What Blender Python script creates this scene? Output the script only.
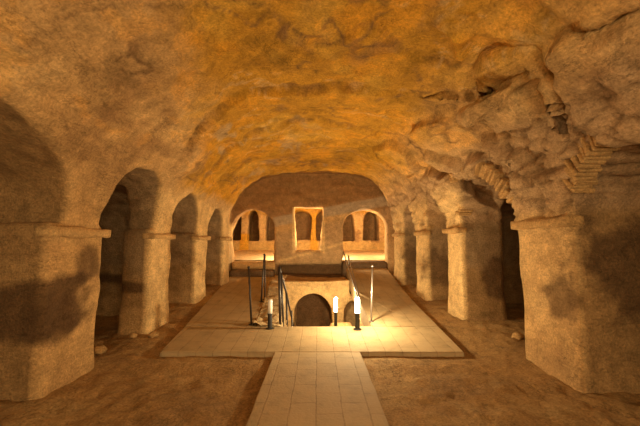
import bpy, bmesh, math, random
import numpy as np
from mathutils import Vector, Matrix

# ------------------------------------------------------------------ clear
for o in list(bpy.data.objects):
    bpy.data.objects.remove(o)
scene = bpy.context.scene
COL = scene.collection
random.seed(4)
RNG = np.random.RandomState(11)

# ------------------------------------------------------------------ camera, world, exposure
cam_d = bpy.data.cameras.new('camera')
cam = bpy.data.objects.new('camera', cam_d)
COL.objects.link(cam)
cam.location = (0, 0, 1.6)
cam.rotation_euler = (math.radians(90) + math.atan(30 / 350), 0, 0)
cam_d.sensor_width = 36
cam_d.lens = 36 * 350 / 640
cam_d.shift_x = 2.5 / 640
cam_d.clip_start = 0.05
scene.camera = cam

world = bpy.data.worlds.new('world')
scene.world = world
world.use_nodes = True
world.node_tree.nodes['Background'].inputs[0].default_value = (1.0, 0.75, 0.45, 1)
world.node_tree.nodes['Background'].inputs[1].default_value = 0.02

scene.view_settings.view_transform = 'Standard'
scene.view_settings.look = 'None'
scene.view_settings.gamma = 1
scene.view_settings.use_curve_mapping = False
scene.view_settings.exposure = 0.12

LAMP = (1.0, 0.78, 0.43)
def point(name, loc, energy, radius=0.05, color=LAMP):
    l = bpy.data.lights.new(name, 'POINT')
    l.energy = energy; l.shadow_soft_size = radius; l.color = color
    o = bpy.data.objects.new(name, l); o.location = loc; COL.objects.link(o)
    return o
def area(name, loc, target, sx, sy, energy, color=LAMP):
    l = bpy.data.lights.new(name, 'AREA')
    l.shape = 'RECTANGLE'; l.size = sx; l.size_y = sy; l.energy = energy; l.color = color
    o = bpy.data.objects.new(name, l); o.location = loc
    o.rotation_euler = (Vector(target) - Vector(loc)).to_track_quat('-Z', 'Y').to_euler()
    COL.objects.link(o)
    return o
# unseen fill lights added behind the camera to brighten walls and vault
area('rear_fill_light', (-1.2, -2.2, 1.7), (0.6, 6, 3.4), 1.6, 1.2, 135)
area('rear_fill_light', (1.6, -2.2, 1.7), (-0.6, 6, 3.0), 1.6, 1.2, 135)
# lamps of the hall behind the end wall, standing behind its masonry
point('far_hall_light', (0.55, 13.2, 1.75), 250, 0.15)
point('far_hall_light', (-1.15, 13.2, 1.75), 190, 0.15)
point('far_hall_light', (3.2, 13.6, 1.7), 120, 0.15)
# ------------------------------------------------------------------ noise
LAT = RNG.rand(32, 32, 32).astype(np.float32) * 2 - 1
def vnoise(x, y, z):
    xi = np.floor(x).astype(np.int64); yi = np.floor(y).astype(np.int64); zi = np.floor(z).astype(np.int64)
    fx = x - xi; fy = y - yi; fz = z - zi
    fx = fx * fx * (3 - 2 * fx); fy = fy * fy * (3 - 2 * fy); fz = fz * fz * (3 - 2 * fz)
    r = 0
    for a in (0, 1):
        for b in (0, 1):
            for c in (0, 1):
                w = (fx if a else 1 - fx) * (fy if b else 1 - fy) * (fz if c else 1 - fz)
                r = r + w * LAT[(xi + a) & 31, (yi + b) & 31, (zi + c) & 31]
    return r
def fbm(p, f=1.0, octv=4, gain=0.5, off=0.0, sc=(1, 1, 1)):
    r = 0; a = 1.0; t = 0
    for k in range(octv):
        r = r + a * vnoise(p[:, 0] * f * sc[0] + off + 7.3 * k, p[:, 1] * f * sc[1] + off * 1.7 + 3.1 * k, p[:, 2] * f * sc[2] - off + 5.7 * k)
        t += a; a *= gain; f *= 2.03
    return r / t
def worley(p, pts):
    """distance to nearest and second nearest point, index of the nearest"""
    d1 = np.full(len(p), 1e9, np.float32); d2 = d1.copy(); idx = np.zeros(len(p), np.int32)
    for i, q in enumerate(pts):
        d = ((p - q) ** 2).sum(1)
        m = d < d1
        d2 = np.where(m, d1, np.minimum(d2, d)); idx = np.where(m, i, idx); d1 = np.where(m, d, d1)
    return np.sqrt(d1), np.sqrt(d2), idx
def ss(a, b, x):
    t = np.clip((x - a) / (b - a), 0, 1)
    return t * t * (3 - 2 * t)

# ------------------------------------------------------------------ measured plan (metres; y runs away from the viewer)
def ramp(y):
    return np.maximum(0, (np.asarray(y, dtype=float) - 5.35)) * 0.075
def wall_l(y): return np.interp(y, [-4, 4, 9, 10.3, 11.0, 11.25, 13], [3.0, 2.97, 2.86, 2.78, 2.76, 3.05, 3.05])
def wall_r(y): return np.interp(y, [-4, 4, 8, 11.4, 11.6, 13], [3.0, 2.97, 2.76, 2.48, 2.75, 2.75])
def ceil_z(y): return np.interp(y, [-4, 4.0, 5.0, 6.5, 9, 11.0, 11.2, 13], [3.75, 3.95, 4.0, 3.98, 3.96, 3.92, 4.05, 4.05])
SP_L, SP_R = 1.77, 1.90
PIER_L = [(3.87, 4.83), (6.15, 6.95), (8.35, 9.10), (10.4, 11.0)]
PIER_R = [(4.07, 5.10), (6.90, 7.60), (8.70, 9.40), (10.6, 11.4)]
BAY_L = [(1.6, 3.87, 2.80), (4.83, 6.15, 2.78), (6.95, 8.35, 2.66), (9.10, 10.4, 2.55)]
BAY_R = [(1.33, 4.07, 2.62), (5.10, 6.90, 2.85), (7.60, 8.70, 2.78), (9.40, 10.6, 2.68)]
END_Y = 12.2

# ------------------------------------------------------------------ the rock: a field of air and stone, meshed by surface nets
H = 0.042
X0, X1, Y0, Y1, Z0, Z1 = -5.2, 5.2, -3.4, 18.6, -2.2, 4.5
xs = np.arange(X0, X1, H, dtype=np.float32); ys = np.arange(Y0, Y1, H, dtype=np.float32); zs = np.arange(Z0, Z1, H, dtype=np.float32)
D = np.full((len(xs), len(ys), len(zs)), 1.0, np.float32)
def region(x0, x1, y0, y1, z0, z1, pad=0.5):
    ix = slice(max(0, int((x0 - pad - X0) / H)), min(len(xs), int((x1 + pad - X0) / H) + 1))
    iy = slice(max(0, int((y0 - pad - Y0) / H)), min(len(ys), int((y1 + pad - Y0) / H) + 1))
    iz = slice(max(0, int((z0 - pad - Z0) / H)), min(len(zs), int((z1 + pad - Z0) / H) + 1))
    return ix, iy, iz, xs[ix][:, None, None], ys[iy][None, :, None], zs[iz][None, None, :]
def smin(a, b, k):
    h = np.clip(0.5 + 0.5 * (b - a) / k, 0, 1)
    return b + (a - b) * h - k * h * (1 - h)
def carve(sl, d, k=0.07):
    ix, iy, iz = sl
    D[ix, iy, iz] = smin(D[ix, iy, iz], np.minimum(d, 1.0).astype(np.float32), k)
def fill(sl, d, k=0.05):
    ix, iy, iz = sl
    D[ix, iy, iz] = -smin(-D[ix, iy, iz], np.minimum(d, 1.0).astype(np.float32), k)
def arch_f(u, z, u0, u1, z0, spring, apex):
    """negative inside an arched opening across coordinate u"""
    w = (u1 - u0) / 2; c = (u0 + u1) / 2
    h = max(apex - spring, 0.02)
    e = (np.sqrt(((u - c) / w) ** 2 + (np.maximum(z - spring, 0) / h) ** 2) - 1) * min(w, h)
    side = np.maximum(np.abs(u - c) - w, z0 - z)
    return np.maximum(np.where(z > spring, e, np.abs(u - c) - w), side)
def box_f(X, Y, Z, x0, x1, y0, y1, z0, z1):
    return np.maximum(np.maximum(np.maximum(x0 - X, X - x1), np.maximum(y0 - Y, Y - y1)), np.maximum(z0 - Z, Z - z1))

# the great hall
ix, iy, iz, X, Y, Z = region(-3.4, 3.4, -3.0, END_Y, -0.6, 4.1)
yy = ys[iy]
wl = wall_l(yy)[None, :, None]; wr = wall_r(yy)[None, :, None]; cz = ceil_z(yy)[None, :, None]
aa = np.where(X < 0, wl, wr).astype(np.float32)
up = np.maximum(Z - 1.6, 0) / (cz - 1.6)
n = np.interp(yy, [3, 6, 9, 12], [2.0, 2.15, 2.75, 3.0])[None, :, None].astype(np.float32)
f = ((np.abs(X) / aa) ** n + up.astype(np.float32) ** n) ** (1 / n) - 1
d = np.maximum(f * 2.3, np.abs(X) - aa)
fl = (ramp(yy) - 0.42)[None, :, None]
d = np.maximum(d, fl - Z)
d = np.maximum(d, np.maximum(-3.0 - Y, Y - END_Y))
carve((ix, iy, iz), d)
# side bays
for sgn, bays, wf, sp in ((-1, BAY_L, wall_l, SP_L), (1, BAY_R, wall_r, SP_R)):
    for k, (a, b, apex) in enumerate(bays):
        depth = [1.2, 0.85, 0.8, 0.7][k] if sgn < 0 else [1.2, 0.95, 0.8, 0.7][k]
        w = float(wf((a + b) / 2))
        x0, x1 = (w - 1.3, w + depth)
        if sgn < 0: x0, x1 = -x1, -x0
        ix, iy, iz, X, Y, Z = region(x0, x1, a, b, -0.6, apex)
        d = arch_f(Y, Z, a, b, float(ramp(a)) - 0.42, sp, apex)
        d = np.maximum(d, np.maximum(x0 - X, X - x1))
        carve((ix, iy, iz), d, 0.05)
# arches springing a little back from the pier edges
for (y0, y1, ap, w) in ((1.5, 4.10, 2.74, 2.97), (4.75, 6.32, 2.80, 2.92), (6.9, 8.45, 2.66, 2.88)):
    ix, iy, iz, X, Y, Z = region(-(w + 0.8), -1.7, y0, y1, SP_L + 0.06, ap)
    carve((ix, iy, iz), np.maximum(arch_f(Y, Z, y0, y1, SP_L + 0.06, 2.0, ap), np.maximum(-(w + 0.8) - X, X + 1.7)), 0.04)
# low dark passages opening from the backs of two bays
for (x0, x1, y0, y1, sp, ap) in ((-5.0, -3.42, 4.95, 7.4, 2.0, 2.6), (3.66, 5.0, 5.3, 8.2, 2.1, 2.8), (3.7, 5.0, 2.2, 3.5, 1.6, 2.0)):
    ix, iy, iz, X, Y, Z = region(x0, x1, y0, y1, -0.6, ap)
    carve((ix, iy, iz), np.maximum(arch_f(Y, Z, y0, y1, -0.5, sp, ap), np.maximum(x0 - X, X - x1)), 0.06)
# upper window slot high in the nearest right bay is left solid; doorways through the end wall
def through(x0, x1, y0, y1, z0, sp, ap, k=0.05):
    ix, iy, iz, X, Y, Z = region(x0, x1, y0, y1, z0, ap)
    carve((ix, iy, iz), np.maximum(arch_f(X, Z, x0, x1, z0, sp, ap), np.maximum(y0 - Y, Y - y1)), k)
through(-3.0, -1.46, 11.9, 13.2, 0.55, 2.00, 2.76)
through(0.86, 2.42, 11.9, 13.2, 0.55, 2.05, 2.80)
ix, iy, iz, X, Y, Z = region(-0.80, 0.17, 11.9, 13.2, 1.28, 2.84)
carve((ix, iy, iz), box_f(X, Y, Z, -0.80, 0.17, 11.9, 13.2, 1.28, 2.84 ), 0.03)
# hall beyond
ix, iy, iz, X, Y, Z = region(-4.4, 4.4, 12.75, 17.0, 0.4, 3.7)
d = np.maximum(box_f(X, Y, Z, -4.4, 4.4, 12.75, 17.0, 0.5, 3.6), ((np.abs(X) / 4.4) ** 2.4 + (np.maximum(Z - 1.9, 0) / 1.7) ** 2.4) ** (1 / 2.4) * 1.6 - 1.6)
carve((ix, iy, iz), d)
for (a, b) in ((-4.3, -3.72), (-3.40, -2.86), (-2.52, -1.75), (-1.4, -0.30), (-0.06, 0.7), (1.05, 1.80), (2.22, 3.0), (3.3, 4.1)):
    ix, iy, iz, X, Y, Z = region(a, b, 16.8, 18.3, 1.7, 3.2)
    carve((ix, iy, iz), np.maximum(arch_f(X, Z, a, b, 1.72, 2.7, 3.2), np.maximum(16.8 - Y, Y - 18.2)), 0.04)
# sunken stairwell: open pit, widening under the right walkway
ix, iy, iz, X, Y, Z = region(-1.0, 1.4, 6.5, 11.0, -1.9, 1.0)
xl = np.interp(ys[iy], [6.5, 8, 11], [-0.58, -0.72, -0.98])[None, :, None]
d = np.maximum(np.maximum(xl - X, X - 0.97), np.maximum(6.53 - Y, Y - 10.95))
d = np.maximum(d, np.maximum(-1.85 - Z, Z - 1.2))
carve((ix, iy, iz), d, 0.03)
carve((ix, iy, iz), box_f(X, Y, Z, 0.6, 1.4, 8.6, 10.95, -1.85, -0.05), 0.05)
# arches at the foot of the stairwell
ix, iy, iz, X, Y, Z = region(-1.2, 1.1, 10.9, 12.3, -0.4, 0.5)
fill((ix, iy, iz), box_f(X, Y, Z, -1.2, 0.98, 10.92, 12.3, -0.4, 0.46), 0.05)
ix, iy, iz, X, Y, Z = region(-0.76, 0.44, 10.8, 12.2, -1.9, 0.1)
carve((ix, iy, iz), np.maximum(arch_f(X, Z, -0.72, 0.44, -1.85, -0.62, 0.02), np.maximum(10.8 - Y, Y - 12.1)), 0.03)
ix, iy, iz, X, Y, Z = region(0.8, 1.35, 10.8, 12.0, -1.9, 0.1)
carve((ix, iy, iz), np.maximum(arch_f(X, Z, 0.82, 1.32, -1.85, -0.55, -0.18), np.maximum(10.8 - Y, Y - 11.8)), 0.03)
# undercut dark band along the foot of the end wall, above the ledge
ix, iy, iz, X, Y, Z = region(-1.3, 1.1, 12.0, 12.5, 0.5, 0.9)
carve((ix, iy, iz), box_f(X, Y, Z, -1.35, 0.95, 12.0, 12.45, 0.50, 0.88), 0.04)
# hanging blocks of the broken vault on the right
def rock_block(c, r, rot, k=0.06):
    ix, iy, iz, X, Y, Z = region(c[0] - r[0] * 1.2, c[0] + r[0] * 1.2, c[1] - r[1] * 1.2, c[1] + r[1] * 1.2, c[2] - r[2] * 1.2, c[2] + r[2] * 1.2)
    M = Matrix.Rotation(rot[2], 3, 'Z') @ Matrix.Rotation(rot[1], 3, 'Y') @ Matrix.Rotation(rot[0], 3, 'X')
    M = np.array(M).T
    dx, dy, dz = X - c[0], Y - c[1], Z - c[2]
    q = [np.abs(M[i][0] * dx + M[i][1] * dy + M[i][2] * dz) for i in range(3)]
    e = ((q[0] / r[0]) ** 9 + (q[1] / r[1]) ** 9 + (q[2] / r[2]) ** 9) ** (1 / 9) - 1
    fill((ix, iy, iz), e * min(r), k)
rock_block((2.26, 3.95, 3.30), (0.30, 0.36, 0.42), (0.2, 0.45, 0.25), 0.015)
rock_block((2.78, 2.95, 3.42), (0.55, 0.66, 0.50), (0.1, 0.55, -0.1), 0.03)
rock_block((2.25, 5.6, 3.45), (0.50, 0.60, 0.34), (0.0, 0.6, 0.3), 0.04)
rock_block((1.60, 3.2, 4.1), (0.75, 0.6, 0.30), (0.0, 0.15, 0.5), 0.05)

# open cracks around the hanging block
def crack(pts, rad):
    for a, b in zip(pts, pts[1:]):
        a = np.array(a); b = np.array(b)
        lo = np.minimum(a, b); hi = np.maximum(a, b)
        ix, iy, iz, X, Y, Z = region(lo[0], hi[0], lo[1], hi[1], lo[2], hi[2])
        ab = b - a; t = np.clip(((X - a[0]) * ab[0] + (Y - a[1]) * ab[1] + (Z - a[2]) * ab[2]) / (ab ** 2).sum(), 0, 1)
        d = np.sqrt((X - a[0] - t * ab[0]) ** 2 + (Y - a[1] - t * ab[1]) ** 2 + (Z - a[2] - t * ab[2]) ** 2) - rad
        carve((ix, iy, iz), d, 0.02)
crack([(1.9, 4.35, 3.45), (2.02, 4.03, 3.46), (2.0, 3.6, 3.6), (2.12, 3.2, 3.5), (2.38, 3.35, 3.25), (2.66, 3.62, 2.82)], 0.085)
crack([(1.55, 4.9, 3.75), (1.75, 4.6, 3.6), (1.9, 4.35, 3.45)], 0.06)
crack([(2.1, 3.2, 3.55), (1.95, 2.7, 3.7), (2.3, 2.3, 3.6)], 0.05)
# surface nets
S = D < 0
mix = np.zeros((len(xs) - 1, len(ys) - 1, len(zs) - 1), bool)
first = S[:-1, :-1, :-1]
for a in (0, 1):
    for b in (0, 1):
        for c in (0, 1):
            mix |= S[a:len(xs) - 1 + a, b:len(ys) - 1 + b, c:len(zs) - 1 + c] != first
cells = np.argwhere(mix)
vid = np.full(mix.shape, -1, np.int32)
vid[mix] = np.arange(len(cells))
cv = {}
for a in (0, 1):
    for b in (0, 1):
        for c in (0, 1):
            cv[(a, b, c)] = D[cells[:, 0] + a, cells[:, 1] + b, cells[:, 2] + c]
acc = np.zeros((len(cells), 3)); cnt = np.zeros(len(cells))
for A in cv:
    for ax in range(3):
        if A[ax] == 0:
            B = list(A); B[ax] = 1; B = tuple(B)
            va, vb = cv[A], cv[B]
            m = (va < 0) != (vb < 0)
            t = np.where(m, va / np.where(m, va - vb, 1), 0)
            p = np.tile(np.array(A, float), (len(cells), 1)); p[:, ax] += t
            acc[m] += p[m]; cnt[m] += 1
P = (cells + acc / cnt[:, None]) * H + np.array([X0, Y0, Z0])
quads = []
for ax in range(3):
    o1, o2 = [(1, 2), (2, 0), (0, 1)][ax]
    sl0 = [slice(1, -1)] * 3; sl1 = [slice(1, -1)] * 3
    sl0[ax] = slice(0, -1); sl1[ax] = slice(1, None)
    m = S[tuple(sl0)] != S[tuple(sl1)]
    e = np.argwhere(m)
    off = np.ones(3, int); off[ax] = 0
    e = e + off
    ins = S[e[:, 0], e[:, 1], e[:, 2]]
    def cell(d1, d2):
        q = e.copy(); q[:, o1] -= d1; q[:, o2] -= d2
        return vid[q[:, 0], q[:, 1], q[:, 2]]
    q = np.stack([cell(1, 1), cell(0, 1), cell(0, 0), cell(1, 0)], 1)
    q[ins] = q[ins][:, ::-1]          # face the air
    quads.append(q)
Q = np.concatenate(quads)
del D, S, mix, vid

def vnormals(P, Q):
    n = np.cross(P[Q[:, 2]] - P[Q[:, 0]], P[Q[:, 3]] - P[Q[:, 1]])
    vn = np.zeros_like(P)
    for k in range(4):
        for a in range(3):
            vn[:, a] += np.bincount(Q[:, k], n[:, a], len(P))
    return vn / np.maximum(np.linalg.norm(vn, axis=1), 1e-9)[:, None]
N = vnormals(P, Q)
near = P[:, 1] < 18.4
x, y, z = P.T
P0 = P.copy()
# relief: long undulations, medium roughness, fine grit, and broken facets on the right of the vault
vault = ss(2.3, 3.1, z) * ss(12.4, 12.0, y)
low = ss(0.4, -0.2, z)
disp = fbm(P, 0.7, 3, 0.5, 2.0) * 0.10 + fbm(P, 3.1, 4, 0.55, 9.0) * 0.055
disp += (1 - np.abs(fbm(P, 1.1, 3, 0.5, 4.0, (1.0, 0.45, 2.6))) * 3).clip(0, 1) * 0.045 * vault
wp = P + np.stack([fbm(P, 2, 2, .5, 31), fbm(P, 2, 2, .5, 47), fbm(P, 2, 2, .5, 59)], 1) * 0.18
n_dummy = fbm(P, 1.6, 3, .5, 61.0)
joint = np.zeros(len(P))
reg = (x > 0.9) & (z > 2.2) & (y < 9.5) & (y > 0)
pts = np.stack([RNG.uniform(1.0, 3.4, 90), RNG.uniform(0, 9.5, 90), RNG.uniform(2.1, 4.2, 90)], 1).astype(np.float32)
if reg.any():
    d1, d2, idc = worley(wp[reg].astype(np.float32), pts)
    offs = RNG.uniform(-0.17, 0.17, 90)
    crag = offs[idc] * ss(0.0, 0.10, d2 - d1) - 0.08 * (1 - ss(0, 0.07, d2 - d1))
    t = np.zeros(len(P)); t[reg] = crag * ss(0.9, 1.5, x[reg]) * ss(2.2, 2.5, z[reg]) * ss(9.5, 8.5, y[reg])
    disp += t
# coursed rubble over the right arcade: small flat stones with open joints
reg = (x > 2.15) & (z > 1.95) & (z < 3.15) & (y > 1.5) & (y < 11.5)
if reg.any():
    rp = np.stack([RNG.uniform(2.0, 3.4, 900), RNG.uniform(1.4, 11.6, 900) , RNG.uniform(1.9, 3.2, 900)], 1)
    scv = np.array([0.6, 1.0, 2.0])
    d1, d2, idc = worley(((P + (wp - P) * .35)[reg] * scv).astype(np.float32), (rp * scv).astype(np.float32))
    of2 = RNG.uniform(-0.035, 0.035, 900)
    t = np.zeros(len(P)); jn = 1 - ss(0, 0.06, d2 - d1)
    msk = ss(2.15, 2.4, x[reg]) * ss(3.15, 2.95, z[reg] + 0.12 * n_dummy[reg]) * (np.abs(N[reg, 1]) < .8)
    t[reg] = (of2[idc] - 0.035 * jn) * msk
    disp += t
    joint = np.zeros(len(P)); joint[reg] = jn * msk
# shallow crease where the tan vault steps into the ochre one
wob = 0.25 * vnoise(x * 1.6, y * 0, z * 1.1) + 0.035 * vnoise(x * 5, y * 0, z * 5)
rid = wob + 5.0 + 0.9 * np.clip(-x / 2.4, 0, 1.2) ** 2 - np.clip(x, 0, 2.5) * 0.25
disp += 0.13 * (ss(0, 0.07, y - rid) * ss(1.5, 0.1, y - rid)) * ss(2.6, 3.1, z) * ss(12, 11, y) * ss(1.6, .6, x)
rid2 = wob + 6.6 + 1.0 * np.clip(-x / 2.4, 0, 1.2) ** 2 + np.clip(x, 0, 2.5) * 0.2
disp += 0.08 * (ss(0, 0.06, y - rid2) * ss(1.2, 0.1, y - rid2)) * ss(2.6, 3.1, z) * ss(1.9, .9, x)
rid3 = 8.1 + 1.0 * np.clip(-x / 2.4, 0, 1.2) ** 2 - np.clip(x, 0, 2.5) * 0.3 + 0.3 * vnoise(x * 1.3, y * 0, z * 0)
disp += 0.06 * (ss(0, 0.06, y - rid3) * ss(1.2, 0.1, y - rid3)) * ss(2.8, 3.2, z)
# a long slanting break across the near vault, and a knobbly hollow
rid4 = 3.35 + 0.35 * (x + 0.5) + 0.35 * vnoise(x * 1.7, y * 0 + 4, z * 0)
disp += 0.06 * (ss(0, 0.05, y - rid4) * ss(0.8, 0.1, y - rid4)) * ss(2.9, 3.3, z) * ss(-1.0, 0.2, x)
hol = np.sqrt(((x + 0.95) / .14) ** 2 + ((y - 2.72) / .22) ** 2)
disp += -0.10 * ss(1.1, 0.4, hol) * (z > 2.8)
# flared, worn feet of the piers
side = (np.abs(x) > 2.2) & (y < 12) & (z < 1.0)
disp += np.where(side, 0.07 * ss(0.6, -0.2, z - ramp(y)), 0)
disp *= 1 - 0.55 * ss(2.1, 1.7, z) * ss(2.0, 2.4, np.abs(x)) * ss(12.5, 12, y)
disp *= np.where(z < 0.3, np.where((np.abs(x) < 1.5) & (y > 6.3) & (y < 12.2), 0.4, 1), 1)
P = P + N * disp[:, None]
N = vnormals(P, Q)
x, y, z = P.T

# ------------------------------------------------------------------ stone colour, vertex by vertex (albedo, some shade painted in)
TAN = np.array([0.54, 0.325, 0.135]); PALE = np.array([0.66, 0.44, 0.20]); OCHRE = np.array([0.49, 0.245, 0.022])
BROWN = np.array([0.25, 0.135, 0.058]); DARK = np.array([0.105, 0.055, 0.024]); GREY = np.array([0.36, 0.28, 0.19]); UMBER = np.array([0.31, 0.175, 0.070])
n1 = fbm(P, 0.8, 4, 0.55, 13.0); n2 = fbm(P, 2.6, 4, 0.6, 21.0); n3 = fbm(P, 9.0, 3, 0.6, 5.0)
C = np.tile(TAN, (len(P), 1))
def mixc(C, col, m):
    m = np.clip(m, 0, 1)[:, None]
    return C * (1 - m) + col * m
in_hall = ss(12.5, 12.2, y)
C = mixc(C, BROWN, ss(0.05, 0.55, n1 + 0.5 * n2) * 0.55)
C = mixc(C, PALE, ss(0.05, 0.5, -n1 + 0.4 * n2) * 0.45)
# ochre vault
edge = n2 * 0.35 + n1 * 0.3
och = ss(-0.12, 0.22, (z - 3.15) + edge * 0.7) * np.maximum(ss(0.0, 0.5, (y - rid) + edge), ss(-1.6, -0.7, x + edge + 0.35 * (y - 3.0)))
och2 = ss(-0.1, 0.2, (z - 2.75) + edge) * ss(6.0, 7.2, y) * ss(2.3, 0.5, x)
och = np.clip(np.maximum(och, och2), 0, 1) * in_hall
och *= 1 - 0.75 * ss(1.2, 2.3, x + edge)          # the broken right flank is tanner
C = mixc(C, OCHRE, och * 0.95)
C = mixc(C, GREY, ss(0.30, 0.5, fbm(P, 1.5, 4, .6, 77.0, (1, .6, 1.5))) * och * 0.6)
C = mixc(C, BROWN, ss(0.22, 0.45, fbm(P, 2.2, 4, .6, 91.0, (0.8, .5, 1.5))) * vault * 0.55)
C = mixc(C, np.array([0.62, 0.36, 0.06]), ss(0.1, 0.4, fbm(P, 1.1, 3, .6, 131.0)) * och * 0.6)
C = mixc(C, DARK, ss(0.45, 0.6, fbm(P, 5.0, 4, .65, 151.0, (1, .35, 1))) * och * 0.6)
# breaks of the vault: crease shade painted as dark lines, plus veins
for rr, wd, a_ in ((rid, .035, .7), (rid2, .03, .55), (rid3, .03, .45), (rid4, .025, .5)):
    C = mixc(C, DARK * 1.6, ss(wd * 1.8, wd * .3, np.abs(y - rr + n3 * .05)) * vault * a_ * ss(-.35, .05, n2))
wv = np.abs(fbm(P, 0.9, 4, .6, 201.0, (1, .55, 1.3)))
C = mixc(C, DARK * 1.8, ss(.030, .006, wv) * vault * ss(-.1, .15, n1) * .75)
wv2 = np.abs(fbm(P, 1.3, 4, .6, 251.0, (.6, 1.2, 1.3)))
C = mixc(C, PALE * .85, ss(.05, .01, wv2) * vault * ss(.05, .2, -n1) * .6)
patch = fbm(P, 1.9, 5, .68, 301.0, (.8, .55, 1.6))
C = mixc(C, C * .68, ss(.18, .23, patch) * vault * .7)
C = mixc(C, C * np.array([1.25, 1.15, .9]), ss(.14, .2, -patch) * vault * .8)
# bay interiors browner: shade under the arches painted into the colour
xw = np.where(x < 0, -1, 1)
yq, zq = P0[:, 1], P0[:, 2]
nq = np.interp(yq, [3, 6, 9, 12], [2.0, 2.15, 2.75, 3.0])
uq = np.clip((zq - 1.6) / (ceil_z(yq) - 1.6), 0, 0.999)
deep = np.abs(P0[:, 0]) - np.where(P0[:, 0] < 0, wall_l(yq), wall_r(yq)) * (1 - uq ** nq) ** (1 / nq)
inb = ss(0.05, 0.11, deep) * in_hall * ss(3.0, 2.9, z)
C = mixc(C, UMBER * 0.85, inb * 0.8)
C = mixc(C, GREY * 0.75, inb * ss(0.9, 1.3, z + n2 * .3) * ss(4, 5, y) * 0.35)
def blot(c, r, s, amp=0.5):
    q = ((x - c[0]) / r[0]) ** 2 + ((y - c[1]) / r[1]) ** 2 + ((z - c[2]) / r[2]) ** 2
    return ss(1.25, 0.75, np.sqrt(q) + amp * (n2 * 0.9 + n3 * 0.3)) * s
# soot-dark damp bands on the left
C = mixc(C, DARK, ss(.36, .26, np.abs(z - .86 + .05 * n1) + n2 * .13) * ss(-2.86, -3.0, x + n2 * .1) * ss(3.2, 3.5, y) * ss(4.55, 4.2, y + n2 * .6) * .9)
C = mixc(C, BROWN, ss(.03, .01, np.abs(z - 1.46 + n1 * .05)) * ss(-3.0, -3.1, x) * ss(4.3, 4.1, y) * .8)
C = mixc(C, TAN * .75, ss(.16, .10, np.abs(z - 1.32)) * ss(-3.0, -3.1, x) * ss(4.3, 4.1, y) * .5)
C = mixc(C, DARK, blot((-3.0, 4.1, 0.70), (0.25, 0.35, 0.25), 0.7))
C = mixc(C, DARK, blot((-3.0, 4.55, 1.35), (0.4, 0.22, 0.22), 0.75))
bandL = ss(0.14, 0.06, np.abs(z - (0.80 + 0.03 * (y - 5)) + n2 * .10)) * ss(-2.9, -3.0, x) * ss(4.8, 5.0, y) * ss(8.4, 8.0, y)
C = mixc(C, DARK, bandL * 0.9)
C = mixc(C, TAN, ss(0.55, 0.4, z) * ss(-2.95, -3.1, x) * ss(4.9, 5.2, y) * .6)
# right: damp patches on near bay wall, pier edges and deep in the second bay
C = mixc(C, DARK, blot((3.85, 4.1, 1.35), (0.85, 0.5, 0.55), 0.85, 0.7))
C = mixc(C, DARK, blot((4.2, 4.1, 0.75), (0.45, 0.5, 0.35), 0.7, 0.8))
C = mixc(C, DARK, blot((2.95, 4.3, 0.95), (0.3, 0.28, 0.35), 0.7, 0.8))
C = mixc(C, DARK, blot((3.1, 8.7, 1.0), (0.6, 0.4, 0.45), 0.7, 0.6))
C = mixc(C, DARK, blot((3.5, 6.9, 0.95), (0.28, 0.3, 0.4), 0.8, 0.8))
C = mixc(C, DARK, blot((2.8, 10.6, 1.0), (0.5, 0.4, 0.5), 0.7, 0.6))
C = mixc(C, OCHRE * 0.9, blot((2.75, 8.7, 2.35), (0.6, 0.4, 0.35), 0.8, 0.4))
# rubble spandrels above the right arcade: rosy brown
C = mixc(C, np.array([0.40, 0.25, 0.135]), ss(2.0, 2.3, x) * ss(1.9, 2.1, z) * ss(3.15, 2.8, z + edge * .5) * in_hall * 0.8)
C = mixc(C, BROWN * .8, joint * .6)
# pale rims of the piers and their arches
rim = (ss(0.12, 0.02, np.abs(deep))) * in_hall * ss(4.8, 6.2, y) * ss(2.9, 2.4, z)
C = mixc(C, PALE, rim * 0.8 * ss(-.5, .1, n2 + .2))
# end wall: upper shadow painted in brown, pale slanting plaster band, lighter masonry beneath
endw = ss(11.5, 11.95, y) * ss(12.75, 12.6, y) * ss(3.3, 3.0, np.abs(x))
C = mixc(C, BROWN * 1.15, endw * ss(2.45, 2.65, z - 0.10 * x) * 0.9)
band = ss(0.20, 0.14, np.abs(z - (2.62 + 0.19 * x) + n2 * .04)) * ss(-1.6, -1.5, x)
C = mixc(C, GREY * 1.15, endw * band * 0.8)
C = mixc(C, np.array([0.42, 0.27, 0.14]), endw * ss(2.3, 2.1, z - 0.2 * x) * 0.7)
rb = ss(0.06, 0.02, np.abs(z - (1.35 + 0.28 * x) + n2 * .05))
C = mixc(C, PALE, endw * rb * ss(1.0, 0.9, x) * ss(-1.5, -1.2, x) * 0.9)
C = mixc(C, PALE * 1.1, endw * 0.9 * ((np.abs(x + .80) < .06) | (np.abs(x - .17) < .07)) * (z > 1.25) * (z < 2.86))
# hall beyond
beyond = ss(12.6, 12.9, y)
C = mixc(C, PALE * .85, beyond * ss(.25, -.2, n2 + n1 * .6) * 0.7)
C = mixc(C, BROWN, beyond * ss(.05, .3, n2 + n3 * .5) * 0.7)
C = mixc(C, OCHRE, beyond * ss(2.8, 3.2, z + edge * .4) * 0.8)
C = mixc(C, np.array([0.55, 0.36, 0.12]), beyond * ss(1.75, 1.6, z + edge * .2) * ss(16.7, 16.9, y) * 0.6)
C = mixc(C, np.array([0.58, 0.30, 0.03]), ss(0.22, 0.16, np.abs(x + 0.17)) * ss(16.8, 16.9, y) * ss(17.5, 17.4, y) * ss(3.2, 3.0, z) * 0.85)
C = mixc(C, np.array([0.60, 0.30, 0.02]), ss(0.25, 0.2, np.abs(x + 3.55)) * ss(16.8, 16.9, y) * ss(2.1, 2.0, z) * 0.85)
C = mixc(C, BROWN, ss(17.3, 17.6, y) * 0.8)
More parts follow.
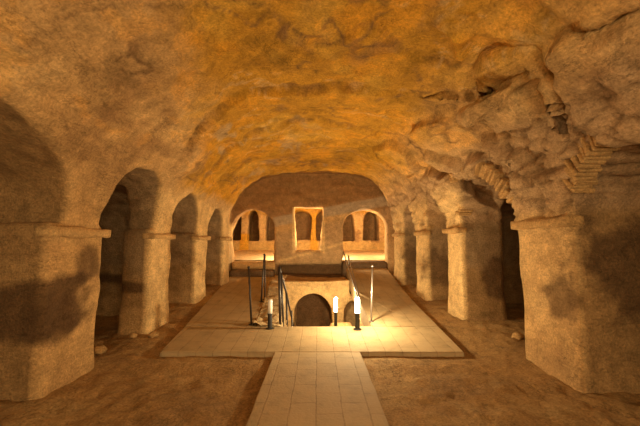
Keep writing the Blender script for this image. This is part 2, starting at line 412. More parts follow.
# stairwell stone: pale
pit = ss(0.6, 0.4, z) * ss(6.3, 6.6, y) * ss(11.9, 11.4, y) * ss(1.7, 1.5, np.abs(x))
C = mixc(C, PALE * 0.95, pit * 0.9)
C = mixc(C, UMBER, pit * ss(11.1, 11.3, y) * 0.9)
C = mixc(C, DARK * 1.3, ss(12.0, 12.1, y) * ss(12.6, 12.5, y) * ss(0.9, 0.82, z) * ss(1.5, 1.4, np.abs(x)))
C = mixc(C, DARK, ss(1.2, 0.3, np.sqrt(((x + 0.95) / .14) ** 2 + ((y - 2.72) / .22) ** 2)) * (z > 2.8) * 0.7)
C *= (1 + 0.22 * n3 + 0.15 * n2)[:, None]
C = np.clip(C, 0.01, 0.85)

# ------------------------------------------------------------------ materials
def new_mat(name):
    m = bpy.data.materials.new(name); m.use_nodes = True
    nt = m.node_tree
    return m, nt, nt.nodes['Principled BSDF']
def nd(nt, t, **kw):
    n = nt.nodes.new(t)
    for k, v in kw.items():
        if hasattr(n, k): setattr(n, k, v)
        else: n.inputs[k.replace('_', ' ').title() if k.replace('_', ' ').title() in n.inputs else k].default_value = v
    return n
def lk(nt, a, b): nt.links.new(a, b)
def rock_material(name, base=None, grit=1.0, rough=0.92, var=0.44, scale=1.0):
    m, nt, bs = new_mat(name)
    geo = nd(nt, 'ShaderNodeNewGeometry')
    def noise(s, det, rg=0.6, stretch=None):
        t = nd(nt, 'ShaderNodeTexNoise'); t.inputs['Scale'].default_value = s * scale; t.inputs['Detail'].default_value = det; t.inputs['Roughness'].default_value = rg
        if stretch:
            mp = nd(nt, 'ShaderNodeMapping'); mp.inputs['Scale'].default_value = stretch
            lk(nt, geo.outputs['Position'], mp.inputs['Vector']); lk(nt, mp.outputs[0], t.inputs['Vector'])
        else: lk(nt, geo.outputs['Position'], t.inputs['Vector'])
        return t
    a = noise(6, 8, 0.7); b = noise(38, 6, 0.7); st = noise(3.2, 8, 0.65, (1.0, 0.5, 3.2))
    r = nd(nt, 'ShaderNodeMapRange'); r.inputs['From Min'].default_value = 0.3; r.inputs['From Max'].default_value = 0.7
    r.inputs['To Min'].default_value = 1 - var * .5; r.inputs['To Max'].default_value = 1 + var * .5
    lk(nt, a.outputs['Fac'], r.inputs['Value'])
    r2 = nd(nt, 'ShaderNodeMapRange'); r2.inputs['From Min'].default_value = 0.3; r2.inputs['From Max'].default_value = 0.7
    r2.inputs['To Min'].default_value = 1 - var * .8; r2.inputs['To Max'].default_value = 1 + var * .8
    lk(nt, b.outputs['Fac'], r2.inputs['Value'])
    mu = nd(nt, 'ShaderNodeMath', operation='MULTIPLY'); lk(nt, r.outputs[0], mu.inputs[0]); lk(nt, r2.outputs[0], mu.inputs[1])
    # thin dark seams
    ab = nd(nt, 'ShaderNodeMath', operation='SUBTRACT'); lk(nt, st.outputs['Fac'], ab.inputs[0]); ab.inputs[1].default_value = 0.5
    ab2 = nd(nt, 'ShaderNodeMath', operation='ABSOLUTE'); lk(nt, ab.outputs[0], ab2.inputs[0])
    r3 = nd(nt, 'ShaderNodeMapRange'); r3.inputs['From Min'].default_value = 0.0; r3.inputs['From Max'].default_value = 0.02
    r3.inputs['To Min'].default_value = 0.80; r3.inputs['To Max'].default_value = 1.0
    lk(nt, ab2.outputs[0], r3.inputs['Value'])
    mu2 = nd(nt, 'ShaderNodeMath', operation='MULTIPLY'); lk(nt, mu.outputs[0], mu2.inputs[0]); lk(nt, r3.outputs[0], mu2.inputs[1])
    pt = noise(17, 8, 0.75, (1, .7, 1.5))
    r5 = nd(nt, 'ShaderNodeMapRange'); r5.inputs['From Min'].default_value = 0.60; r5.inputs['From Max'].default_value = 0.70
    r5.inputs['To Min'].default_value = 1.0; r5.inputs['To Max'].default_value = 0.5
    lk(nt, pt.outputs['Fac'], r5.inputs['Value'])
    big = noise(1.1, 4, 0.6)
    ck = noise(1.7, 10, 0.72, (1.0, 0.45, 1.6))
    c1 = nd(nt, 'ShaderNodeMath', operation='SUBTRACT'); lk(nt, ck.outputs['Fac'], c1.inputs[0]); c1.inputs[1].default_value = 0.53
    c2 = nd(nt, 'ShaderNodeMath', operation='ABSOLUTE'); lk(nt, c1.outputs[0], c2.inputs[0])
    c3 = nd(nt, 'ShaderNodeMapRange'); c3.inputs['From Min'].default_value = 0.0; c3.inputs['From Max'].default_value = 0.010
    c3.inputs['To Min'].default_value = 0.45; c3.inputs['To Max'].default_value = 1.0; lk(nt, c2.outputs[0], c3.inputs['Value'])
    gt = nd(nt, 'ShaderNodeMapRange'); gt.inputs['From Min'].default_value = 0.48; gt.inputs['From Max'].default_value = 0.58; lk(nt, big.outputs['Fac'], gt.inputs['Value'])
    cm = nd(nt, 'ShaderNodeMix'); cm.inputs[2].default_value = 1.0; lk(nt, gt.outputs[0], cm.inputs[0]); lk(nt, c3.outputs[0], cm.inputs[3])
    m5 = nd(nt, 'ShaderNodeMath', operation='MULTIPLY'); lk(nt, mu2.outputs[0], m5.inputs[0]); lk(nt, r5.outputs[0], m5.inputs[1])
    m6 = nd(nt, 'ShaderNodeMath', operation='MULTIPLY'); lk(nt, m5.outputs[0], m6.inputs[0]); lk(nt, cm.outputs[0], m6.inputs[1])
    mu2 = m6
    vm = nd(nt, 'ShaderNodeVectorMath', operation='SCALE')
    if base is None:
        at = nd(nt, 'ShaderNodeVertexColor'); at.layer_name = 'stone'
        lk(nt, at.outputs['Color'], vm.inputs[0])
    else:
        rgb = nd(nt, 'ShaderNodeRGB'); rgb.outputs[0].default_value = (*base, 1); lk(nt, rgb.outputs[0], vm.inputs[0])
    lk(nt, mu2.outputs[0], vm.inputs['Scale'])
    lk(nt, vm.outputs[0], bs.inputs['Base Color'])
    bs.inputs['Roughness'].default_value = rough
    bs.inputs['Specular IOR Level'].default_value = 0.2
    b1 = nd(nt, 'ShaderNodeBump'); b1.inputs['Strength'].default_value = 0.85; b1.inputs['Distance'].default_value = 0.03 * grit
    lk(nt, a.outputs['Fac'], b1.inputs['Height'])
    b2 = nd(nt, 'ShaderNodeBump'); b2.inputs['Strength'].default_value = 0.8; b2.inputs['Distance'].default_value = 0.03 * grit
    lk(nt, b.outputs['Fac'], b2.inputs['Height']); lk(nt, b1.outputs[0], b2.inputs['Normal'])
    b3 = nd(nt, 'ShaderNodeBump'); b3.inputs['Strength'].default_value = 0.6; b3.inputs['Distance'].default_value = 0.012 * grit
    lk(nt, r3.outputs[0], b3.inputs['Height']); lk(nt, b2.outputs[0], b3.inputs['Normal'])
    lk(nt, b3.outputs[0], bs.inputs['Normal'])
    return m
ROCK = rock_material('rock')
STONE = rock_material('dressed_stone', (0.52, 0.32, 0.135), 0.7)
STONE_W = rock_material('weathered_stone', (0.49, 0.29, 0.115), 1.0)
DIRT = rock_material('earth', None, 1.3, 0.97, 0.45)
def paving_material():
    m, nt, bs = new_mat('paving')
    geo = nd(nt, 'ShaderNodeNewGeometry')
    sep = nd(nt, 'ShaderNodeSeparateXYZ'); lk(nt, geo.outputs['Position'], sep.inputs[0])
    cmb = nd(nt, 'ShaderNodeCombineXYZ'); lk(nt, sep.outputs['Y'], cmb.inputs[0]); lk(nt, sep.outputs['X'], cmb.inputs[1])
    wob = nd(nt, 'ShaderNodeTexNoise'); wob.inputs['Scale'].default_value = 5; lk(nt, geo.outputs['Position'], wob.inputs['Vector'])
    wv = nd(nt, 'ShaderNodeVectorMath', operation='MULTIPLY_ADD'); lk(nt, wob.outputs['Color'], wv.inputs[0]); wv.inputs[1].default_value = (.03, .03, 0); lk(nt, cmb.outputs[0], wv.inputs[2])
    br = nd(nt, 'ShaderNodeTexBrick'); lk(nt, wv.outputs[0], br.inputs['Vector'])
    br.inputs['Scale'].default_value = 1.0; br.inputs['Brick Width'].default_value = 0.46; br.inputs['Row Height'].default_value = 0.255
    br.inputs['Mortar Size'].default_value = 0.008; br.inputs['Mortar Smooth'].default_value = 0.3
    br.inputs['Color1'].default_value = (0.38, 0.27, 0.14, 1); br.inputs['Color2'].default_value = (0.44, 0.315, 0.17, 1); br.inputs['Mortar'].default_value = (0.29, 0.195, 0.10, 1)
    a = nd(nt, 'ShaderNodeTexNoise'); a.inputs['Scale'].default_value = 4; a.inputs['Detail'].default_value = 8; a.inputs['Roughness'].default_value = .7; lk(nt, geo.outputs['Position'], a.inputs['Vector'])
    r = nd(nt, 'ShaderNodeMapRange'); r.inputs['From Min'].default_value = .3; r.inputs['From Max'].default_value = .7; r.inputs['To Min'].default_value = .72; r.inputs['To Max'].default_value = 1.22
    lk(nt, a.outputs['Fac'], r.inputs['Value'])
    vm = nd(nt, 'ShaderNodeVectorMath', operation='SCALE'); lk(nt, br.outputs['Color'], vm.inputs[0]); lk(nt, r.outputs[0], vm.inputs['Scale'])
    dust = nd(nt, 'ShaderNodeMapRange'); dust.inputs['From Min'].default_value = .42; dust.inputs['From Max'].default_value = .62; lk(nt, a.outputs['Fac'], dust.inputs['Value'])
    mx = nd(nt, 'ShaderNodeMix', data_type='RGBA'); mx.inputs[7].default_value = (0.39, 0.27, 0.14, 1)
    ds = nd(nt, 'ShaderNodeMath', operation='MULTIPLY'); ds.inputs[1].default_value = .7; lk(nt, dust.outputs[0], ds.inputs[0]); lk(nt, ds.outputs[0], mx.inputs[0])
    lk(nt, vm.outputs[0], mx.inputs[6]); lk(nt, mx.outputs[2], bs.inputs['Base Color'])
    bs.inputs['Roughness'].default_value = .85; bs.inputs['Specular IOR Level'].default_value = .25
    b = nd(nt, 'ShaderNodeBump'); b.inputs['Strength'].default_value = .5; b.inputs['Distance'].default_value = .01; b.invert = True; lk(nt, br.outputs['Fac'], b.inputs['Height'])
    c = nd(nt, 'ShaderNodeTexNoise'); c.inputs['Scale'].default_value = 30; c.inputs['Detail'].default_value = 6; lk(nt, geo.outputs['Position'], c.inputs['Vector'])
    b2 = nd(nt, 'ShaderNodeBump'); b2.inputs['Strength'].default_value = .5; b2.inputs['Distance'].default_value = .012; lk(nt, c.outputs['Fac'], b2.inputs['Height']); lk(nt, b.outputs[0], b2.inputs['Normal'])
    lk(nt, b2.outputs[0], bs.inputs['Normal'])
    return m
PAVE = paving_material()
def plain(name, col, rough=.5, metal=0.0, emit=0.0, ecol=LAMP):
    m, nt, bs = new_mat(name)
    nz = nd(nt, 'ShaderNodeTexNoise'); nz.inputs['Scale'].default_value = 25
    mr = nd(nt, 'ShaderNodeMapRange'); mr.inputs['To Min'].default_value = rough * .8; mr.inputs['To Max'].default_value = min(1, rough * 1.2)
    lk(nt, nz.outputs['Fac'], mr.inputs['Value']); lk(nt, mr.outputs[0], bs.inputs['Roughness'])
    bs.inputs['Base Color'].default_value = (*col, 1); bs.inputs['Metallic'].default_value = metal
    if emit:
        bs.inputs['Emission Color'].default_value = (*ecol, 1); bs.inputs['Emission Strength'].default_value = emit
    return m
IRON = plain('dark_iron', (0.055, 0.045, 0.04), .5, .6)
STEEL = plain('brushed_steel', (0.30, 0.26, 0.23), .4, .8)
BLACK = plain('black_metal', (0.03, 0.028, 0.028), .5, .3)
OPAL = plain('opal_tube', (0.80, 0.78, 0.74), .35)
GLOW = plain('lit_tube', (0.9, 0.85, 0.75), .4, 0, 38.0, (1.0, 0.80, 0.50))

# ------------------------------------------------------------------ object helpers
def props(o, label=None, cat=None, group=None, kind=None):
    if label: o['label'] = label
    if cat: o['category'] = cat
    if group: o['group'] = group
    if kind: o['kind'] = kind
    return o
def mesh_from(name, V, F, mat, parent=None, origin=(0, 0, 0), smooth=True, cols=None, nrm=None):
    origin = np.array(origin, float)
    V = np.asarray(V, float) - origin
    me = bpy.data.meshes.new(name)
    me.vertices.add(len(V)); me.vertices.foreach_set('co', V.astype(np.float32).ravel())
    F = np.asarray(F, np.int32)
    k = F.shape[1]
    me.loops.add(len(F) * k); me.loops.foreach_set('vertex_index', F.ravel())
    me.polygons.add(len(F)); me.polygons.foreach_set('loop_start', np.arange(0, len(F) * k, k, dtype=np.int32))
    me.polygons.foreach_set('use_smooth', np.full(len(F), smooth))
    me.update(calc_edges=True)
    if cols is not None:
        ca = me.color_attributes.new('stone', 'FLOAT_COLOR', 'POINT')
        ca.data.foreach_set('color', np.concatenate([cols, np.ones((len(V), 1))], 1).astype(np.float32).ravel())
    if nrm is not None:
        me.normals_split_custom_set_from_vertices(nrm.astype(np.float32))
    me.materials.append(mat)
    o = bpy.data.objects.new(name, me); COL.objects.link(o)
    if parent: o.parent = parent
    else: o.location = origin
    return o
def bm_obj(name, bm, mat, parent=None, loc=(0, 0, 0), smooth=False):
    me = bpy.data.meshes.new(name); bm.to_mesh(me); bm.free()
    if smooth:
        for p in me.polygons: p.use_smooth = True
    me.materials.append(mat)
    o = bpy.data.objects.new(name, me); COL.objects.link(o); o.location = loc
    if parent: o.parent = parent
    return o

# ------------------------------------------------------------------ split the rock into named structure and piers
FC = P[Q].mean(1)
fx, fy, fz = FC.T
part = np.zeros(len(Q), np.int32)      # 0 ceiling
inhall = fy < 12.12
part[inhall & (fx < 0) & (fz < 2.95)] = 1
part[inhall & (fx > 0) & (fz < 2.95)] = 2
fn = np.cross(P[Q[:, 2]] - P[Q[:, 0]], P[Q[:, 3]] - P[Q[:, 1]])
fn /= np.maximum(np.linalg.norm(fn, axis=1), 1e-12)[:, None]
endm = (fy >= 12.05) & (fy < 12.8) & (np.abs(fx) < 3.3) | ((fy > 11.85) & (fy < 12.12) & (fn[:, 1] < -0.6) & (np.abs(fx) < 3.0))
part[(fy >= 12.12)] = 4
part[endm] = 3
part[(fy >= 12.5) & (fz > 2.9) & ~endm] = 5
pitm = (fy > 6.4) & (fy < 12.25) & (np.abs(fx) < 1.55) & (fz < 0.62)
part[pitm] = 6
part[fy < -2.9] = 7
names = ['ceiling', 'wall_left', 'wall_right', 'wall_back', 'wall_far', 'ceiling', 'wall_stairwell', 'wall_front']
pier_faces = []
for sgn, piers, wf, sp in ((-1, PIER_L, wall_l, SP_L), (1, PIER_R, wall_r, SP_R)):
    for k, (a, b) in enumerate(piers):
        w = float(wf((a + b) / 2))
        dd = fx * sgn - w
        m = (dd > -0.35) & (dd < 0.62) & (fy > a - 0.14) & (fy < b + 0.14) & (fz < sp)
        part[m] = 100 + len(pier_faces)
        pier_faces.append((sgn, k, a, b, w, sp))
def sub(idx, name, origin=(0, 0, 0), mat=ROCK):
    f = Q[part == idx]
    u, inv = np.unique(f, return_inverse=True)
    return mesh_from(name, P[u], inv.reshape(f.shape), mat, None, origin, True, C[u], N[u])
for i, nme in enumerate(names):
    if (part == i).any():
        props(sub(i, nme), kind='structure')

def rough_box(sx, sy, sz, n=0.06, amp=0.02, seed=0):
    """a box grid-subdivided and roughened like hewn stone; returns V, F centred on its base"""
    bm = bmesh.new()
    def grid(nu, nv, fn_):
        vs = [[bm.verts.new(fn_(i / nu, j / nv)) for j in range(nv + 1)] for i in range(nu + 1)]
        for i in range(nu):
            for j in range(nv):
                bm.faces.new((vs[i][j], vs[i + 1][j], vs[i + 1][j + 1], vs[i][j + 1]))
    nx, ny, nz = [max(2, int(s / n)) for s in (sx, sy, sz)]
    hx, hy = sx / 2, sy / 2
    grid(nx, ny, lambda u, v: (-hx + u * sx, -hy + v * sy, sz))
    grid(nx, ny, lambda u, v: (hx - u * sx, -hy + v * sy, 0))
    grid(nx, nz, lambda u, v: (-hx + u * sx, -hy, v * sz))
    grid(nx, nz, lambda u, v: (hx - u * sx, hy, v * sz))
    grid(ny, nz, lambda u, v: (hx, -hy + u * sy, v * sz))
    grid(ny, nz, lambda u, v: (-hx, hy - u * sy, v * sz))
    bmesh.ops.remove_doubles(bm, verts=bm.verts, dist=1e-4)
    bm.normal_update()
    V = np.array([v.co[:] for v in bm.verts]); Nn = np.array([v.normal[:] for v in bm.verts])
    F = np.array([[v.index for v in f.verts] for f in bm.faces])
    bm.verts.index_update()
    F = np.array([[v.index for v in f.verts] for f in bm.faces])
    bm.free()
    # soften the corners a little, then roughen
    c = np.array([0, 0, sz / 2]); h = np.array([hx, hy, sz / 2])
    q = (V - c) / h
    e = (np.abs(q) > 0.999).sum(1)
    V = V - Nn * np.where(e >= 2, 0.25 * min(sx, sy, sz) * 0.35, 0)[:, None]
    off = seed * 3.7
    V = V + Nn * (fbm(V + off, 5, 3, .6, off) * amp)[:, None]
    return V, F

pl = [
    'broad near left pier with flat capital and dark damp patch',
    'second pier of the left arcade, capital chipped, pale inner edge',
    'third pier of the left arcade, narrow, beside the left walkway',
    'far left pier carrying the rim of the end arch',
    'broad near right pier with cracked capital and blotchy pale plaster',
    'second pier of the right arcade, pale slim edge beside dark passage',
    'third pier of the right arcade, beneath the ochre-topped bay',
    'far right pier, last before the end wall']
pp = ['pier'] * 8
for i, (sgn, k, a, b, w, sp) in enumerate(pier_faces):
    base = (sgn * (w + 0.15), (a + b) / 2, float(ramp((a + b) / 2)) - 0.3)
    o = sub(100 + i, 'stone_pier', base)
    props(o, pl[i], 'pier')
    # capital: a flat moulding on the inner face, returning into the bays
    ln = (b - a) + 0.12
    V, F = rough_box(0.22, ln, 0.115 if k == 0 else 0.10, 0.04, 0.035, i + 1)
    V = V + np.array([sgn * (w + 0.02), (a + b) / 2, sp - 0.10])
    cap = mesh_from('capital', V, F, STONE_W if sgn > 0 else STONE, None, base)
    cap.location = (0, 0, 0); cap.parent = o

# ------------------------------------------------------------------ earth floor
def grid_sheet(x0, x1, y0, y1, st, zf, keep=None):
    gx = np.arange(x0, x1 + st / 2, st); gy = np.arange(y0, y1 + st / 2, st)
    GX, GY = np.meshgrid(gx, gy, indexing='ij')
    V = np.stack([GX.ravel(), GY.ravel(), np.zeros(GX.size)], 1)
    V[:, 2] = zf(V)
    i = np.arange(len(gx) - 1)[:, None] * len(gy) + np.arange(len(gy) - 1)[None, :]
    F = np.stack([i, i + len(gy), i + len(gy) + 1, i + 1], -1).reshape(-1, 4)
    if keep is not None:
        c = V[F].mean(1); F = F[keep(c)]
        u, inv = np.unique(F, return_inverse=True); V = V[u]; F = inv.reshape(F.shape)
    return V, F
def dirt_z(V):
    q = V * 1.0
    r = fbm(q, 0.9, 3, .5, 3.0) * 0.05 + fbm(q, 4.5, 4, .62, 8.0) * 0.040
    r += (np.abs(fbm(q, 7.0, 3, .6, 17.0, (1, 0.5, 1)))) * 0.035
    sd = ss(2.3, 3.1, np.abs(V[:, 0])) * 0.06
    nr = np.maximum(ss(3.2, 2.3, np.abs(V[:, 0])) * ss(4.4, 4.9, V[:, 1]), ss(1.3, 0.8, np.abs(V[:, 0])))
    return ramp(V[:, 1]) - 0.12 + 0.045 * ss(4.6, 5.0, V[:, 1]) + r * (1 - .6 * nr) + sd
def dirt_keep(c):
    return ~((np.abs(c[:, 0]) < 1.9) & (c[:, 1] > 5.7))
V, F = grid_sheet(-5.0, 5.0, -3.2, 12.3, 0.04, dirt_z, dirt_keep)
nd1 = fbm(V, 1.2, 4, .6, 8.0); nd2 = fbm(V, 6, 4, .6, 18.0)
DC = np.tile(np.array([0.37, 0.215, 0.082]), (len(V), 1))
DC = mixc(DC, np.array([0.45, 0.285, 0.12]), ss(0, .4, nd1 + nd2 * .6) * .8)
DC = mixc(DC, np.array([0.23, 0.135, 0.06]), ss(0.05, .4, -nd1 + nd2 * .7) * .4)
floor = mesh_from('floor', V, F, DIRT, None, (0, 0, 0), True, DC)
props(floor, kind='structure')
# pale beaten floor of the hall beyond
def back_z(V): return 0.96 + (V[:, 1] - 12.2) * 0.062 + fbm(V, 3, 3, .5, 5) * 0.02
V, F = grid_sheet(-4.6, 4.6, 12.62, 17.3, 0.08, back_z)
props(mesh_from('floor', V, F, rock_material('pale_earth', (0.62, 0.45, 0.25), .5), None), kind='structure')

# ------------------------------------------------------------------ paving slabs
def slab(name, poly, ztop, thick, label, mat=PAVE, sub_=10):
    """polygonal slab whose top follows ztop(y)"""
    bm = bmesh.new()
    pts = []
    for i in range(len(poly)):
        a, b = Vector(poly[i]), Vector(poly[(i + 1) % len(poly)])
        nseg = max(1, int((b - a).length / 0.25))
        for s in range(nseg): pts.append(a.lerp(b, s / nseg))
    vs = [bm.verts.new((p.x + random.uniform(-.006, .006), p.y + random.uniform(-.006, .006), ztop(p.x, p.y))) for p in pts]
    f = bm.faces.new(vs)
    r = bmesh.ops.extrude_face_region(bm, geom=[f])
    for v in r['geom']:
        if isinstance(v, bmesh.types.BMVert): v.co.z -= thick
    bmesh.ops.recalc_face_normals(bm, faces=bm.faces)
    edges = [e for e in bm.edges if all(abs(v.co.z - ztop(v.co.x, v.co.y)) < .02 for v in e.verts)]
    bmesh.ops.bevel(bm, geom=edges, offset=0.012, segments=2, affect='EDGES')
    cx = sum(p.x for p in pts) / len(pts); cy = sum(p.y for p in pts) / len(pts)
    zb = ztop(cx, cy) - thick
    for v in bm.verts: v.co -= Vector((cx, cy, zb))
    o = bm_obj(name, bm, mat, None, (cx, cy, zb))
    if label: props(o, label, 'paving')
    return o
zr = lambda x, y: float(ramp(y))
zright = lambda x, y: float(np.interp(y, [6.3, 9, 12.2], [ramp(6.3), 0.29, 0.74]))
slab('paved_path', [(-0.635, -2.9), (0.635, -2.9), (0.635, 5.32), (-0.635, 5.32)], lambda x, y: 0.0, 0.26, 'narrow paved path running forward from the crossing platform')
slab('paved_platform', [(-2.33, 5.32), (2.16, 5.32), (2.20, 6.53), (-2.42, 6.53)], zr, 0.34, 'wide paved crossing platform in front of the stairwell')
slab('paved_walkway', [(-2.42, 6.53), (-1.18, 6.53), (-1.42, 12.1), (-2.95, 12.1), (-2.75, 9.9)], zr, 0.36, 'paved walkway rising left of the stairwell to the left doorway')
slab('paved_walkway', [(0.99, 6.53), (2.20, 6.53), (2.38, 11.9), (2.38, 12.2), (0.99, 12.2)], zright, 0.36, 'paved walkway rising right of the stairwell to the right doorway')
# rubble bank between left walkway and the stairwell
def bank_z(V):
    r = ramp(V[:, 1]) + 0.03 + fbm(V, 5, 4, .6, 33) * 0.10 + fbm(V, 1.5, 2, .5, 12) * .06
    xl = np.interp(V[:, 1], [6.5, 8, 11], [-0.60, -0.74, -1.0])
    xo = np.interp(V[:, 1], [6.5, 12], [-1.2, -1.44])
    e = np.minimum(xl - V[:, 0], V[:, 0] - xo)
    return np.where(e < 0.02, ramp(V[:, 1]) - 0.3, r) + ss(8.8, 9.6, V[:, 1]) * ss(10.9, 10.2, V[:, 1]) * 0.12
def bank_keep(c):
    xl = np.interp(c[:, 1], [6.5, 8, 11], [-0.55, -0.69, -0.95]); xo = np.interp(c[:, 1], [6.5, 12], [-1.26, -1.5])
    return (c[:, 0] < xl) & (c[:, 0] > xo)
V, F = grid_sheet(-1.6, -0.5, 6.5, 12.0, 0.03, bank_z, bank_keep)
bc = (float(V[:, 0].mean()), float(V[:, 1].mean()), float(V[:, 2].min()))
props(mesh_from('rubble_bank', V, F, rock_material('pale_rubble', (0.52, 0.37, 0.20), 1.2), None, bc), 'pale rubble bank between the left walkway and the stairwell', 'rubble')
# thresholds in front of the two doorways
def threshold(x0, x1, y0, y1, z0, z1, label, mat, seed):
    V, F = rough_box(x1 - x0, y1 - y0, z1 - z0, 0.07, 0.02, seed)
    c = ((x0 + x1) / 2, (y0 + y1) / 2, z0)
    props(mesh_from('stone_step', V + np.array(c), F, mat, None, c), label, 'step')
DARKST = rock_material('dark_riser', (0.16, 0.10, 0.055), 1.0)
threshold(-2.95, -1.46, 11.75, 12.7, 0.25, 0.70, 'low dark step at foot of the left doorway', DARKST, 3)
threshold(-2.95, -1.46, 12.1, 12.75, 0.68, 0.96, 'upper pale-topped step inside the left doorway', STONE_W, 4)
threshold(0.87, 2.42, 12.15, 12.8, 0.4, 0.96, 'dark single step inside the right doorway', DARKST, 5)

# ------------------------------------------------------------------ stairs down and the floor of the pit
for k in range(8):
    y0 = 6.60 + 0.24 * k
    top = 0.0 - 0.22 * (k + 1) + 0.06
    V, F = rough_box(1.42, 0.30, 0.24, 0.08, 0.01, 20 + k)
    c = (0.19, y0 + 0.10, top - 0.24)
    props(mesh_from('stair_tread', V + np.array(c), F, STONE, None, c), 'worn stone step of the flight leading down into the stairwell', 'step', 'steps of the sunken stair')
V, F = rough_box(0.60, 1.0, 1.32, 0.08, 0.03, 40)
c = (0.62, 9.1, -1.82)
props(mesh_from('stone_ledge', V + np.array(c), F, STONE, None, c), 'stone ledge in the stairwell carrying the lower lit lamp', 'ledge')

# ------------------------------------------------------------------ tubes and lamps
def tube(bm, a, b, r, seg=12, r2=None):
    a, b = Vector(a), Vector(b)
    d = b - a
    q = d.to_track_quat('Z', 'Y').to_matrix().to_4x4()
    bmesh.ops.create_cone(bm, cap_ends=True, segments=seg, radius1=r, radius2=r if r2 is None else r2, depth=d.length, matrix=Matrix.Translation((a + b) / 2) @ q)
def lathe(prof, seg=20):
    bm = bmesh.new(); rings = []
    for r, z_ in prof:
        rings.append([bm.verts.new((r * math.cos(2 * math.pi * i / seg), r * math.sin(2 * math.pi * i / seg), z_)) for i in range(seg)])
    for a, b in zip(rings, rings[1:]):
        for i in range(seg): bm.faces.new((a[i], a[(i + 1) % seg], b[(i + 1) % seg], b[i]))
    bm.faces.new(rings[0][::-1]); bm.faces.new(rings[-1])
    return bm
def bollard(loc, label, lit, hh=0.50, energy=0):
    e = bpy.data.objects.new('bollard_lamp', None); e.location = loc; COL.objects.link(e)
    props(e, label, 'lamp')
    bm_obj('base_plate', lathe([(0.075, 0), (0.075, 0.008), (0.045, 0.014)]), BLACK, e, smooth=False)
    p = bm_obj('post', lathe([(0.040, 0.012), (0.040, hh * .48), (0.046, hh * .485), (0.046, hh * .51)]), BLACK, e, smooth=False)
    bm_obj('tube_shade', lathe([(0.041, hh * .51), (0.042, hh * .93), (0.036, hh * .965), (0.02, hh * .985)]), GLOW if lit else OPAL, e, smooth=True)
    if lit:
        # the light the tube throws
        l = point('lamp_light', (loc[0], loc[1], loc[2] + hh * 1.04), energy, 0.06)
        l.parent = e; l.location = (0, 0, hh * 1.06)
    return e
bollard((0.71, 6.36, 0.078), 'brightly lit black bollard lamp at right edge of the stairwell', True, 0.56, 215)
bollard((0.46, 9.0, -0.50), 'lit bollard lamp lower down inside the stairwell', True, 0.74, 150)
bollard((-0.85, 6.40, 0.080), 'unlit bollard lamp with white tube, left of the stairwell', False, 0.52)

# rail posts, each leaning a little, with a foot plate and an eye for the rope
def rail_post(bx, by, lean, h, label, mat):
    z0 = zr(0, by) if bx < 0 else zright(0, by)
    e = bpy.data.objects.new('rail_post', None); e.location = (bx, by, z0); COL.objects.link(e)
    props(e, label, 'post')
    bm = bmesh.new(); tube(bm, (0, 0, 0), (lean[0], lean[1], h), 0.018); bm_obj('rod', bm, mat, e, smooth=True)
    bm_obj('foot_plate', lathe([(0.055, 0), (0.055, 0.01), (0.03, 0.016)]), mat, e)
    bm = bmesh.new()
    bmesh.ops.create_uvsphere(bm, u_segments=12, v_segments=8, radius=0.026, matrix=Matrix.Translation((lean[0], lean[1], h)))
    bm_obj('cap', bm, mat, e, smooth=True)
rail_post(-1.22, 6.62, (-0.07, 0.0, 0), 1.05, 'dark leaning iron post nearest on the left walkway', IRON)
rail_post(-1.32, 8.35, (0.06, 0.0, 0), 1.10, 'dark iron post farther back on the left walkway, one of a close pair', IRON)
rail_post(-1.27, 8.60, (0.0, -0.1, 0), 1.05, 'thin iron post leaning against its neighbour, left walkway rear', IRON)
rail_post(1.02, 6.80, (0.04, 0.0, 0), 1.05, 'steel post standing alone on the right walkway', STEEL)

# handrails
def handrail(name, posts, bars, label, mat):
    cx, cy, cz_ = posts[0][0]
    e = bpy.data.objects.new(name, None); e.location = (cx, cy, cz_); COL.objects.link(e)
    props(e, label, 'handrail')
    for a, b, r in posts:
        bm = bmesh.new(); tube(bm, Vector(a) - e.location, Vector(b) - e.location, r); bm_obj('post', bm, mat, e, smooth=True)
    for a, b, r in bars:
        bm = bmesh.new(); tube(bm, Vector(a) - e.location, Vector(b) - e.location, r); bm_obj('rail', bm, mat, e, smooth=True)
handrail('stair_handrail',
    [((-0.68, 6.56, 0.08), (-0.71, 6.56, 1.16), 0.024), ((-0.625, 6.66, -0.10), (-0.68, 6.62, 1.05), 0.018), ((-0.66, 8.0, -0.9), (-0.70, 8.0, 0.48), 0.024), ((-0.60, 8.6, -1.1), (-0.62, 8.6, -0.02), 0.02)],
    [((-0.71, 6.56, 1.15), (-0.70, 8.0, 0.48), 0.022), ((-0.70, 8.0, 0.48), (-0.60, 8.9, -0.45), 0.022)],
    'dark iron handrail stepping down the left side of the stairwell', IRON)
handrail('walkway_handrail',
    [((1.04, 11.9, 0.70), (1.04, 11.9, 1.19), 0.018), ((0.985, 8.55, 0.24), (0.985, 8.55, 0.36), 0.018)],
    [((0.88, 11.95, 1.30), (0.965, 8.5, 0.31), 0.021), ((1.04, 11.9, 1.18), (0.985, 8.5, 0.35), 0.021)],
    'pair of slanting steel rails along the right edge of the stairwell', STEEL)

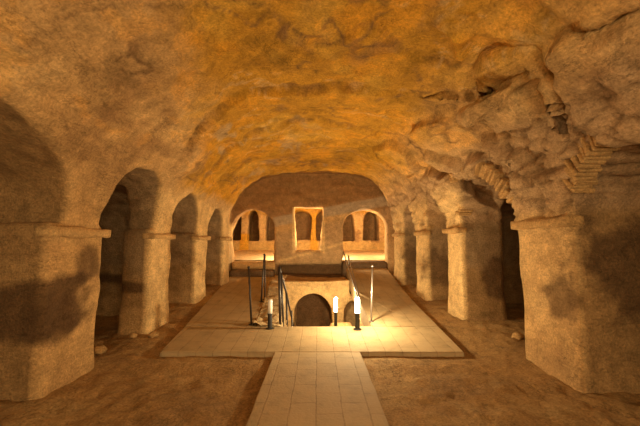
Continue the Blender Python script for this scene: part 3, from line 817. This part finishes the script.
# ------------------------------------------------------------------ masonry arches and rubble of the right arcade
def arch_ring(y0, y1, sp, apex, xin, label, depth=0.25, thick=0.065, t0=0.0, t1=math.pi, seed=1):
    rnd = random.Random(seed)
    bm = bmesh.new()
    w = (y1 - y0) / 2; c = (y0 + y1) / 2; h = apex - sp
    L = math.pi * (w + h) / 2
    nst = int(L / thick * (t1 - t0) / math.pi)
    for i in range(nst):
        t = t0 + (i + .5) / nst * (t1 - t0)
        rd = depth * rnd.uniform(.75, 1.15)
        yy_ = c - math.cos(t) * (w + rd / 2 - .02); zz = sp + math.sin(t) * (h + rd / 2 - .02)
        nrm = Vector((0, -math.cos(t) * h, math.sin(t) * w)).normalized()
        ang = math.atan2(nrm.z, nrm.y)
        xi = xin(zz) + rnd.uniform(-.035, .03)
        M = Matrix.Translation((xi + .15, yy_, zz)) @ Matrix.Rotation(ang, 4, 'X') @ Matrix.Rotation(rnd.uniform(-.05, .05), 4, 'Z')
        r = bmesh.ops.create_cube(bm, size=1, matrix=M @ Matrix.Diagonal((0.26, rd, L / nst * (t1 - t0) * .31 * rnd.uniform(.85, 1.0), 1)) if False else M @ Matrix.Diagonal((0.26, rd, (L * (t1 - t0) / math.pi / nst) * rnd.uniform(.82, .97), 1)))
        for v in r['verts']:
            v.co += Vector((rnd.uniform(-.012, .012), rnd.uniform(-.012, .012), rnd.uniform(-.012, .012)))
    bmesh.ops.bevel(bm, geom=list(bm.edges), offset=.012, segments=1, affect='EDGES')
    o = (xin(sp) + .1, c, sp)
    for v in bm.verts: v.co -= Vector(o)
    return props(bm_obj('masonry_arch', bm, STONE_W, None, o), label, 'arch')
def xin_for(y):
    w = float(wall_r(y)); cz0 = float(ceil_z(y))
    def fz_(z_):
        u = max(0, z_ - 1.6) / (cz0 - 1.6)
        return w * max(0.1, 1 - u ** 2.0) ** (1 / 2.0)
    return fz_
arch_ring(5.10, 6.90, SP_R, 2.85, xin_for(6.0), 'rough masonry arch of thin stones over the dark passage bay', seed=2, t0=0.30, t1=math.pi - 0.25)
arch_ring(1.33, 4.07, SP_R, 2.62, xin_for(2.9), 'masonry arch nearest on the right, cut by the picture edge', seed=3, t0=0.9, t1=math.pi - 0.42)

# ------------------------------------------------------------------ loose stones
def stone(loc, r, label, group, seed):
    rnd = random.Random(seed)
    bm = bmesh.new(); bmesh.ops.create_icosphere(bm, subdivisions=3, radius=1)
    V = np.array([v.co[:] for v in bm.verts])
    dsp = 1 + fbm(V + seed * 5.1, 1.1, 3, .6, seed) * .55
    dirs = RNG.randn(7, 3); dirs /= np.linalg.norm(dirs, axis=1)[:, None]
    for dvec in dirs:      # flatten facets
        t = (V * dsp[:, None]) @ dvec
        dsp = np.where(t > .72, dsp * .72 / t, dsp)
    for v, s in zip(bm.verts, dsp):
        v.co *= s * r; v.co.z *= .7
    zmin = min(v.co.z for v in bm.verts)
    for v in bm.verts: v.co.z -= zmin
    return props(bm_obj('loose_stone', bm, STONE_W, None, loc, True), label, 'stone', group)
def ground(x_, y_): return float(dirt_z(np.array([[x_, y_, 0.0]]))[0])
for i, (x_, y_, r_, lab) in enumerate([
        (-3.25, 5.35, .11, 'loose stone on the earth in the second left bay, by the pier'),
        (-3.05, 5.95, .07, 'small loose stone at the foot of second left pier'),
        (-2.75, 6.05, .08, 'small rounded stone beside the left platform edge'),
        (3.3, 5.9, .10, 'loose stone lying before the dark right passage')]):
    stone((x_, y_, ground(x_, y_) - .02), r_, lab, None, i + 3)
